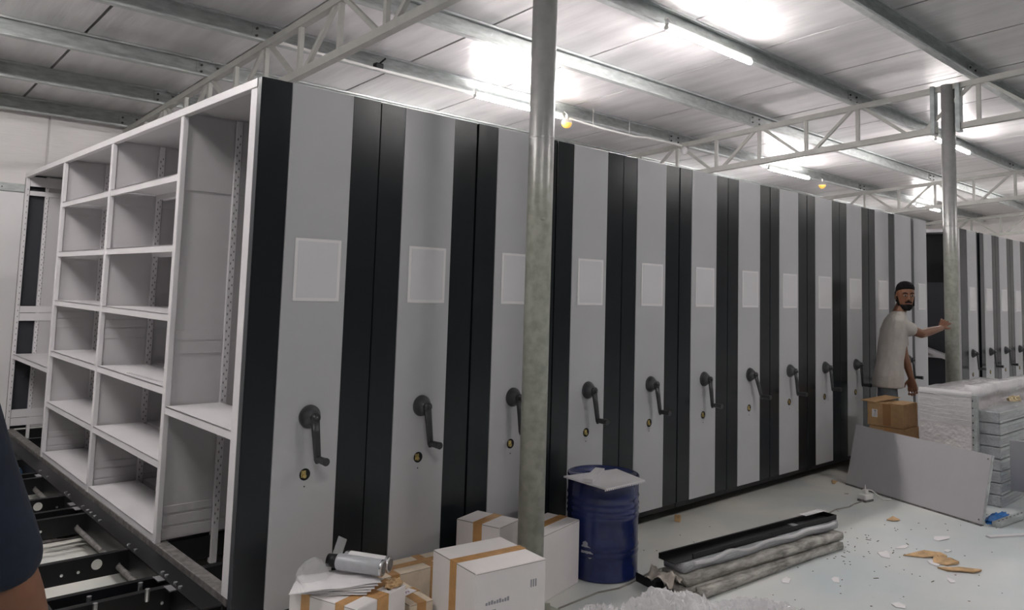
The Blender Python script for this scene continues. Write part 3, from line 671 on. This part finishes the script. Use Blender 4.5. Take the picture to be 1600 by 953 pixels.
obj('dark_base', S().box(-.05, .05, -.035, .035, 0, .014), DUSTY, e); obj('cord', S().tube([(.03, .0, .08), (.08, .0, .07), (.14, -.06, .01), (.2, -.08, .006)], .004), WPLAS, e)

# ------------------------------------------------------------------ leaning board
b0, b1 = Vector((5.087, -.244, .012)), Vector((4.690, -1.355, .012)); t0_, t1_ = Vector((5.245, -.262, .475)), Vector((4.832, -1.388, .463))
s = S(); nrm = (b1 - b0).cross(t0_ - b0).normalized() * .018
if nrm.x < 0: nrm = -nrm
vs = [s.bm.verts.new(p) for p in (b0, b1, t1_, t0_, b0 + nrm, b1 + nrm, t1_ + nrm, t0_ + nrm)]
for f in ((0, 1, 2, 3), (4, 5, 6, 7), (0, 1, 5, 4), (1, 2, 6, 5), (2, 3, 7, 6), (3, 0, 4, 7)): s.bm.faces.new([vs[i] for i in f])
e = empty('grey_board', (0, 0, 0), 0, 'large pale grey steel panel leaning on the wrapped stacks at the right', 'panel')
obj('sheet', s, BOARD, e)
obj('edge_channel', S().bar(b1 + nrm * .4 - (t1_ - b1) * 0.0, t1_ + nrm * .4, .026, .008), GALV, e)
obj('foot_channel', S().bar(b0 + nrm * .5 + Vector((0, 0, -.004)), b1 + nrm * .5 + Vector((0, 0, -.004)), .03, .014), DUSTY, e)
s = S()
for z in (.06, .94): p = b1.lerp(t1_, z); s.ball(p + Vector((-.001, .02, 0)), .005, n=6)
obj('rivet', s, BOLT, e)

# ------------------------------------------------------------------ wrapped stacks
e = empty('wrapped_panel_stack', (5.30, -.74, 0), 0, 'tall upright pack of white panels under shrink wrap, right of the cardboard cartons', 'pack')
obj('panel_pack', S().box(0, 1.5, -.385, 0, 0, .80, .004), WRAPW, e)
obj('corner_post', S().box(-.004, .045, -.42, -.386, 0, .815, .002), GALV, e)
s = S()
for k in range(14): s.box(-.0055, -.004, -.395, -.388, .05 + k * .055, .062 + k * .055)
obj('slot', s, HOLE, e)['kind'] = 'stuff'
obj('wrap_skin', wavy_tray(1.5, .37, .05, .008, 4), FILM2, e, True, (0, -.19, .785))
o = obj('wrap_skin', S().box(-.006, -.003, -.385, .004, .58, .82), FILM, e)
s = S(); random.seed(11)
for k in range(6):
    z = .62 + .033 * k; s.tube([(-.008, -.38, z), (-.009, -.25, z + random.uniform(-.012, .012)), (-.009, -.12, z + random.uniform(-.015, .015)), (-.008, .0, z + random.uniform(-.01, .02))], .0016, 5)
obj('wrap_crease', s, FILM2, e, True)
tag(obj('wrap_roll', wavy_tray(1.6, .11, .085, .02, 14), FILM2, None, True, (5.34, -1.12, .80), 0), 'padded roll of milky wrapping along the top of the tall pack', 'wrapping')
zz2 = 0
for k in range(8):
    e = empty('wrapped_tray', (5.352, -1.235, k * .088 + .001), R(random.uniform(-.6, .6)), 'shrink-wrapped grey steel shelf tray, %s up in the stack behind the leaning board' % ORD[k], 'tray', 'wrapped shelf trays behind the board')
    obj('tray', S().box(0, 1.5, -.06, .10, 0, .084, .006), WRAP, e)
    obj('folded_lip', S().box(0, 1.5, -.064, -.06, .06, .080).box(0, 1.5, -.064, -.06, .004, .02), GALV, e)
tag(obj('plastic_film', film_heap(0, 0, .5, .10, .03, 20.2, 40), FILM, None, False, (5.85, -1.235, .706)), 'clear film lying over the top wrapped tray at the right edge', 'plastic wrap')
# blue sheet, perforated bar, white strip, tan rope
tag(obj('blue_plastic', crumple(.17, .08, .15, 7.7, .55, 40, 2.2), BLUEP, None, True, (5.42, -1.575, 0), R(-15)), 'crumpled bright blue plastic sheet at the right edge', 'plastic sheet')
tag(obj('blue_plastic', crumple(.16, .05, .03, 3.7, .5, 30, 3), BLUEP, None, True, (4.98, -1.37, 0), R(0)), 'flat blue plastic scrap on the floor behind the board corner', 'plastic sheet')
e = tag(obj('perforated_bar', S().bar((4.74, -1.43, .018), (5.6, -1.53, .03), .05, .03), GALV), 'slotted grey steel bar on the floor at the board corner', 'bar')
s = S()
for k in range(12): p = Vector((4.78, -1.455, .0345)).lerp(Vector((5.5, -1.54, .046)), k / 12); s.box(p.x, p.x + .02, p.y + .018, p.y + .024, p.z - .0005, p.z + .0012)
obj('slot', s, HOLE, e)['kind'] = 'stuff'
tag(obj('white_strip', S().bar((4.43, -1.47, .005), (4.95, -1.75, .005), .035, .010), WHITE_ST), 'thin white strip on the floor at the right edge', 'strip')
tag(obj('tilted_panel', S().bar((5.6, -1.42, .10), (5.45, -1.46, .5), .25, .012), BOARD), 'small grey panel tilted against the wrapped trays at the right edge', 'panel')
tag(obj('rope_coil', crumple(.09, .04, .035, 2.7, .5, 24, 4), mat('tan_rope', (.55, .45, .28), .8, var=.2, scale=60), None, False, (5.98, -1.23, .738)), 'bunch of tan cord on the top tray at the right edge', 'cord')

# ------------------------------------------------------------------ brown cartons beside the man
def cartx(e):
    st = obj('label_sticker', S().box(-.0015, 0, .21, .255, .07, .135), PAPER, e); s = S()
    for k in range(4): s.box(-.002, -.0015, .218, .245 - k * .004, .08 + k * .012, .084 + k * .012)
    s.box(-.002, -.0015, .222, .236, .118, .130); obj('print', s, INK, st)
    obj('tape', S().box(-.0012, 0, .10, .165, .01, .188), mat('dark_tape', (.36, .18, .07), .3), e)
    a = S(); a.bar((.0, .29, .195), (.30, .20, .225), .15, .004); obj('open_flap', a, CARD, e)
    obj('open_flap', S().box(.0, .30, .0, .12, .193, .197), CARD, e)
e = empty('brown_carton', (5.42, -.575, .463), R(0), 'brown cardboard carton with open flaps and a white sticker, upper one', 'box')
obj('box_body', S().box(0, .31, 0, .295, 0, .193, .004), CARD, e); cartx(e)
e = empty('brown_carton', (5.43, -.59, .238), R(2), 'brown carton directly under the open one', 'box'); obj('box_body', S().box(0, .31, 0, .295, 0, .222, .004), CARD, e); obj('tape', S().box(-.001, 0, .12, .17, .02, .22), TAPE, e)
e = empty('brown_carton', (5.42, -.58, 0), R(-2), 'lowest brown carton of the three, on the floor behind the board', 'box'); obj('box_body', S().box(0, .31, 0, .30, 0, .236, .004), CARD, e); obj('tape', S().box(-.001, 0, .12, .17, .02, .22), TAPE, e)

# ------------------------------------------------------------------ litter
def scrap(loc, w_, h_, rot, material, name, label, cat, seed, group=None, thick=.0015, amp=.006):
    s = S(); random.seed(seed); k = 5
    pts = [(w_ * .5 * math.cos(2 * math.pi * i / k + .3) * random.uniform(.55, 1.35), h_ * .5 * math.sin(2 * math.pi * i / k + .3) * random.uniform(.55, 1.35)) for i in range(k)]
    s.poly(pts, .001, .001 + thick)
    for v in s.bm.verts: v.co.z += amp * random.random() * (1 if v.co.x > 0 else .2)
    return tag(obj(name, s, material, None, False, (loc[0], loc[1], 0), rot), label, cat, group)
P_ = [((3.51, -1.19), .14, .07, .2, 'torn white paper scrap between the bundle and the cardboard scraps'), ((2.86, -1.19), .12, .05, .4, 'triangular white scrap on the floor in front of the bundle'), ((4.13, -1.285), .16, .07, -.3, 'torn white scrap nearest the lower edge of the leaning board'),
      ((3.36, -1.60), .07, .06, .5, 'small white square of paper below the cardboard scraps'), ((2.76, -1.56), .09, .06, .2, 'white square of paper at the bottom edge of the floor'), ((3.76, -1.20), .13, .04, -.2, 'thin white scrap left of the cardboard scraps'),
      ((3.60, -1.44), .15, .09, .1, 'white paper piece under the torn cardboard scraps'), ((2.62, -1.03), .12, .06, .3, 'cream scrap lying close to the bundle'), ((3.9, -1.4), .08, .04, 0, 'faint white scrap above the torn cardboard scraps')]
for i, (l_, a, b, rr, lb) in enumerate(P_): scrap(l_, a, b, rr, PAPER, 'paper_scrap', lb, 'paper', 20 + i, 'paper scraps on the floor')
C_ = [((3.70, -1.36), .24, .09, -.6, 'torn brown cardboard strip, left end of the scrap heap'), ((3.66, -1.47), .16, .12, -.3, 'torn brown cardboard, middle of the scrap heap'), ((3.58, -1.58), .22, .11, -.9, 'torn brown cardboard tongue, right end of the scrap heap'),
      ((4.33, -.93), .12, .06, -.5, 'small brown cardboard piece near the foot of the board'), ((3.73, -1.43), .12, .07, .4, 'small curled brown flap on top of the scrap heap'), ((5.05, -.16), .16, .05, .3, 'brown scrap at the far corner of the board by the cabinets')]
for i, (l_, a, b, rr, lb) in enumerate(C_): scrap(l_, a, b, rr, CARDD, 'cardboard_scrap', lb, 'cardboard', 40 + i, 'cardboard scraps on the floor', .004, .022)
s = S(); random.seed(5)
for k in range(130):
    x_, y_ = random.uniform(2.3, 5.2), random.uniform(-1.9, -.15)
    if k > 60: x_, y_ = random.gauss(3.5, .5), random.gauss(-1.0, .2)
    a = random.uniform(0, 3.14); L_ = random.choice((.005, .006, .008, .01, .03)) ; s.box(-L_ / 2, L_ / 2, -.0025, .0025, 0, .002, 0, Matrix.Translation((x_, y_, .0005)) @ Matrix.Rotation(a, 4, 'Z'))
tag(obj('floor_debris', s, mat('debris', (.16, .12, .09), .8, var=.6, scale=40)), 'fine dark crumbs and splinters scattered over the floor', 'debris', None, 'stuff')
tag(obj('wood_chip', S().box(-.012, .012, -.02, .02, 0, .045, .004), CARDD, None, False, (3.06, -.02, 0), .3), 'small brown wood chip at the foot of the cabinets', 'chip')

# ------------------------------------------------------------------ people
def hand(s, wrist, d, palm_n, side, L=.18, curl=.3, spread=.12, rad=.0085):
    # d: pointing direction, palm_n: normal out of the palm, side: +1 thumb along +t
    d = Vector(d).normalized(); n = Vector(palm_n).normalized(); n = (n - d * n.dot(d)).normalized(); t = d.cross(n) * side; w_ = Vector(wrist)
    s.loft([(w_, .026, .019, t, n), (w_ + d * .03, .034, .017, t, n), (w_ + d * .07, .041, .015, t, n), (w_ + d * .095, .038, .012, t, n)])
    for k, (o_, fl) in enumerate(((.030, .070), (.010, .078), (-.010, .073), (-.029, .058))):
        b = w_ + d * .085 + t * o_; dd = (d + t * (o_ * spread * 25)).normalized(); pts = [(b, rad)]; c_ = curl * .5; p = b
        for f in (.45, .32, .23):
            q = (dd * math.cos(c_) + n * math.sin(c_)); p = p + q * fl * f; pts.append((p, rad * (1 - .12 * len(pts)))); c_ += curl
        s.limb(pts)
    b = w_ + d * .025 + t * .028; q = (d * .7 + t * .7 + n * .15).normalized(); p1 = b + q * .035; p2 = p1 + (d * .85 + t * .35 + n * .3).normalized() * .032
    s.limb([(b, .012), (p1, .0105), (p2, .0085)])
def head(parent, c, face, right, upv, skin, hair, sz=1.0):
    c, f, r_, u = Vector(c), Vector(face).normalized(), Vector(right).normalized(), Vector(upv).normalized()
    def P(a, b, z): return c + (r_ * a + f * b + u * z) * sz
    s = S()
    prof = [(-.118, .022, .030, .052), (-.105, .038, .045, .038), (-.085, .052, .062, .022), (-.05, .064, .080, .008), (-.01, .072, .092, 0), (.03, .076, .097, -.003), (.07, .073, .094, -.006), (.10, .058, .076, -.008), (.12, .035, .05, -.01), (.128, .012, .02, -.01)]
    s.loft([(P(0, oy, z), a * sz, b * sz, r_, f) for z, a, b, oy in prof])
    s.loft([(P(0, .088, .015), .008, .010, r_, f), (P(0, .100, -.015), .011, .014, r_, f), (P(0, .102, -.030), .016, .014, r_, f), (P(0, .09, -.04), .010, .008, r_, f)])
    for sd in (-1, 1): s.ball(P(.076 * sd, -.005, -.005), .03, (.35, .6, 1), 12, Matrix((r_, f, u)).transposed().to_4x4())
    for sd in (-1, 1): s.ball(P(.03 * sd, .082, .028), .016, (1.2, .5, .4), 10, Matrix((r_, f, u)).transposed().to_4x4())
    fm = Matrix((r_, f, u)).transposed().to_4x4()
    def feats(par):
        for sd in (-1, 1):
            ey = obj('eye', S().ball(P(.031 * sd, .086, .010), .0125, (1.15, .6, .62), 12, fm), EYEW, par, True)
            obj('iris', S().ball(P(.031 * sd, .0925, .010), .0065, (1, .5, .95), 10, fm), HAIR, ey, True)
            obj('eyebrow', S().limb([(P(.014 * sd, .094, .030), .0035), (P(.032 * sd, .092, .036), .0042), (P(.05 * sd, .080, .030), .003)]), HAIR, par, True)
        obj('mouth', S().ball(P(0, .094, -.062), .021, (1, .45, .30), 12, fm), LIP, par, True)
    return s, P, feats, fm
def rings(lst, r_, f): return [(p, a, b, r_, f) for p, a, b in lst]

# man by the far column
Rv = Vector((.7355, -.677, 0)).normalized(); Tv = Vector((-.675, -.737, 0)).normalized()
O = Vector((6.125, -.335, 0))
def Q(a, b, z): return O + Rv * a + Tv * b + Vector((0, 0, z))
man = empty('person', Q(-.22, .09, 0), 0, 'man in a pale grey shirt and jeans reaching out to hold the far column', 'person')
man_o = man.location.copy()
def sub(s):
    bmesh.ops.translate(s.bm, vec=-man_o, verts=s.bm.verts); return s
fb = (Rv * .9 + Tv * .43).normalized(); lb_ = Vector((-fb.y, fb.x, 0))     # facing, left
# head turned to the camera
ff = (Tv * .95 - Rv * .12 + Vector((0, 0, -.02))).normalized(); hr = Vector((-ff.y, ff.x, 0)).normalized(); hu = hr.cross(ff).normalized()
if hu.z < 0: hu = -hu
hu = (hu + Rv * .05).normalized()
skin, PH, feats, fm = head(man, Q(0, 0, 1.562), ff, hr, hu, None, None)
skin.limb([(Q(-.075, .0, 1.36), .062), (Q(-.055, .0, 1.42), .055), (Q(-.02, -.01, 1.48), .055), (Q(-.01, -.005, 1.53), .05)])
shr = Q(-.135, .085, 1.315); elr = Q(.145, .0, 1.225); wrr = Q(.45, -.225, 1.275)
skin.limb([(shr, .052), (shr.lerp(elr, .5), .046), (elr, .040), (elr.lerp(wrr, .35), .040), (wrr, .026)])
shl = Q(-.02, -.11, 1.315); ell = Q(-.005, -.02, 1.03); wrl = Q(.03, .03, .825)
skin.limb([(shl, .05), (shl.lerp(ell, .5), .043), (ell, .037), (ell.lerp(wrl, .4), .036), (wrl, .025)])
skin.loft([(Q(-.10, 0, 1.36), .11, .07, lb_, fb), (Q(-.12, 0, 1.2), .14, .09, lb_, fb), (Q(-.18, .05, .95), .12, .08, lb_, fb), (Q(-.21, .095, .80), .11, .075, lb_, fb)])
for sd, kx in ((1, .02), (-1, -.03)):
    hp = Q(-.22, .10, .76) + lb_ * .07 * sd; kn = Q(-.21 + kx, .10, .47) + lb_ * .09 * sd; an = Q(-.25 + kx, .09, .09) + lb_ * .10 * sd
    skin.limb([(hp, .058), (kn, .05), (kn.lerp(an, .4), .048), (an, .035)])
dw = (Vector((6.84, -.50, 1.37)) - wrr).normalized()
hand(skin, wrr, dw + Vector((0, 0, .25)), Rv * .5 - Tv * .8, -1, curl=.30, spread=.35, rad=.012)
hand(skin, wrl, Vector((.02, 0, -1)) + Rv * .15, -fb * .2 - lb_, 1, curl=.35, rad=.0135)
o = obj('body', sub(skin), SKIN, man, True); mod_remesh(o, .005, 2)
class _f: pass
_old = obj
def obj_m(name, s, material, parent=None, smooth=False, **k):
    if parent is not None: bmesh.ops.translate(s.bm, vec=-man_o, verts=s.bm.verts)
    return _old(name, s, material, parent, smooth, **k)
obj = obj_m; feats(man)
# hair cap + beard
s = S()
s.loft([(PH(0, oy, z), a, b, hr, ff) for z, a, b, oy in [(-.055, .060, .045, -.050), (.000, .074, .060, -.042), (.035, .078, .078, -.028), (.058, .078, .094, -.009), (.085, .077, .097, -.005), (.112, .066, .084, -.006), (.134, .040, .052, -.01), (.142, .015, .02, -.01)]])
h_ = obj('hair', s, HAIR, man, True); mod_remesh(h_, .008, 3)
s = S()
s.loft([(PH(0, oy, z), a, b, hr, ff) for z, a, b, oy in [(-.128, .026, .034, .052), (-.112, .044, .050, .042), (-.09, .058, .062, .030), (-.072, .064, .064, .024)]])
s.limb([(PH(-.028, .092, -.052), .006), (PH(0, .104, -.046), .007), (PH(.028, .092, -.052), .006)])
for sd in (-1, 1): s.limb([(PH(.064 * sd, .035, -.08), .010), (PH(.070 * sd, .02, -.04), .008), (PH(.075 * sd, .012, .0), .006)])
obj('beard', s, HAIR, man, True)
# shirt
s = S()
s.loft(rings([(Q(-.055, 0, 1.425), .065, .062), (Q(-.075, 0, 1.395), .12, .075), (Q(-.09, 0, 1.345), .185, .098), (Q(-.105, 0, 1.26), .185, .118), (Q(-.13, .01, 1.12), .165, .120), (Q(-.17, .05, .98), .150, .115), (Q(-.205, .09, .86), .160, .128), (Q(-.215, .10, .765), .165, .135), (Q(-.215, .10, .745), .162, .132)], lb_, fb))
se = shr.lerp(elr, .62); s.limb([(shr - (elr - shr).normalized() * .03, .075), (shr.lerp(elr, .3), .070), (se, .066)])
se = shl.lerp(ell, .70); s.limb([(shl, .068), (shl.lerp(ell, .3), .066), (se, .062)])
o = obj('shirt', s, SHIRT, man, True); mod_remesh(o, .011, 5)
# jeans + shoes
s = S(); s.loft(rings([(Q(-.20, .08, .92), .13, .10), (Q(-.215, .10, .82), .150, .115), (Q(-.22, .10, .76), .15, .115)], lb_, fb))
for sd, kx in ((1, .02), (-1, -.03)):
    hp = Q(-.22, .10, .80) + lb_ * .068 * sd; kn = Q(-.21 + kx, .10, .47) + lb_ * .09 * sd; an = Q(-.25 + kx, .09, .08) + lb_ * .10 * sd
    s.limb([(hp, .078), (hp.lerp(kn, .5), .078), (kn, .066), (kn.lerp(an, .5), .062), (an, .055)])
o = obj('jeans', s, JEANS, man, True); mod_remesh(o, .012, 5)
for sd, kx in ((1, .02), (-1, -.03)):
    an = Q(-.25 + kx, .09, 0) + lb_ * .10 * sd
    obj('shoe', S().loft([(an - fb * .07 + Vector((0, 0, .04)), .035, .038, lb_, (0, 0, 1)), (an + Vector((0, 0, .045)), .043, .044, lb_, (0, 0, 1)), (an + fb * .1 + Vector((0, 0, .03)), .047, .03, lb_, (0, 0, 1)), (an + fb * .17 + Vector((0, 0, .02)), .03, .018, lb_, (0, 0, 1))]), SHOE, man, True)

# person at the left edge, only a sleeve and forearm in view
sh = Vector((-1.232, -1.580, 1.335)); el = Vector((-1.135, -1.655, 1.055)); wr = Vector((-1.055, -1.63, .83))
lf = Vector((-.7355, .677, 0)); fcb = Vector((.677, .7355, 0)); ctr = sh + lf * .20; ctr.z = 0
man_o = ctr.copy(); man2 = empty('person', man_o, 0, 'person in a dark navy shirt cut off by the left edge', 'person')
up_ = Vector((0, 0, 1)); V = lambda a, b, z: ctr + lf * a + fcb * b + up_ * z
skin, PH, feats, fm = head(man2, V(0, .05, 1.60), fcb, -lf, up_, None, None)
skin.limb([(V(0, 0, 1.40), .06), (V(0, .01, 1.5), .055), (V(0, .03, 1.56), .05)])
skin.limb([(sh, .05), (el, .042), (el.lerp(wr, .35), .042), (wr, .027)])
shl = V(.2, 0, 1.335); ell = V(.23, 0, 1.06); wrl = V(.22, .1, .83)
skin.limb([(shl, .05), (ell, .04), (ell.lerp(wrl, .35), .04), (wrl, .027)])
skin.loft(rings([(V(0, 0, 1.38), .13, .08), (V(0, 0, 1.1), .14, .09), (V(0, 0, .85), .14, .10)], lf, fcb))
for sd in (-1, 1): skin.limb([(V(.09 * sd, 0, .82), .075), (V(.10 * sd, .01, .47), .05), (V(.11 * sd, 0, .09), .036)])
hand(skin, wr, (wr - el).normalized(), lf, -1, curl=.35); hand(skin, wrl, (wrl - ell).normalized(), -lf, 1, curl=.35)
o = obj('body', skin, SKIN, man2, True); mod_remesh(o, .008, 4); feats(man2)
s = S(); s.loft([(PH(0, oy, z), a, b, lf, fcb) for z, a, b, oy in [(-.02, .078, .07, -.035), (.05, .085, .098, -.008), (.09, .085, .105, -.004), (.13, .05, .07, -.01), (.145, .02, .03, -.01)]]); obj('hair', s, HAIR, man2, True)
s = S(); s.loft(rings([(V(0, 0, 1.43), .07, .065), (V(0, 0, 1.38), .16, .09), (V(0, 0, 1.3), .19, .115), (V(0, 0, 1.1), .17, .115), (V(0, 0, .9), .17, .12), (V(0, 0, .8), .175, .13)], lf, fcb))
s.limb([(sh, .074), (sh.lerp(el, .5), .064), (el, .060), (el.lerp(wr, .12), .058)]); s.limb([(shl, .078), (shl.lerp(ell, .5), .07), (ell, .06)])
o = obj('shirt', s, NAVY, man2, True); mod_remesh(o, .012, 5)
s = S(); s.loft(rings([(V(0, 0, .92), .15, .11), (V(0, 0, .78), .16, .12)], lf, fcb))
for sd in (-1, 1): s.limb([(V(.085 * sd, 0, .8), .09), (V(.10 * sd, .01, .47), .068), (V(.11 * sd, 0, .08), .058)])
o = obj('trousers', s, JEANS, man2, True); mod_remesh(o, .013, 4)
for sd in (-1, 1):
    a_ = V(.11 * sd, 0, 0); obj('shoe', S().loft([(a_ - fcb * .07 + up_ * .04, .035, .038, lf, up_), (a_ + up_ * .045, .043, .044, lf, up_), (a_ + fcb * .1 + up_ * .03, .047, .03, lf, up_), (a_ + fcb * .17 + up_ * .02, .03, .018, lf, up_)]), SHOE, man2, True)
obj = _old
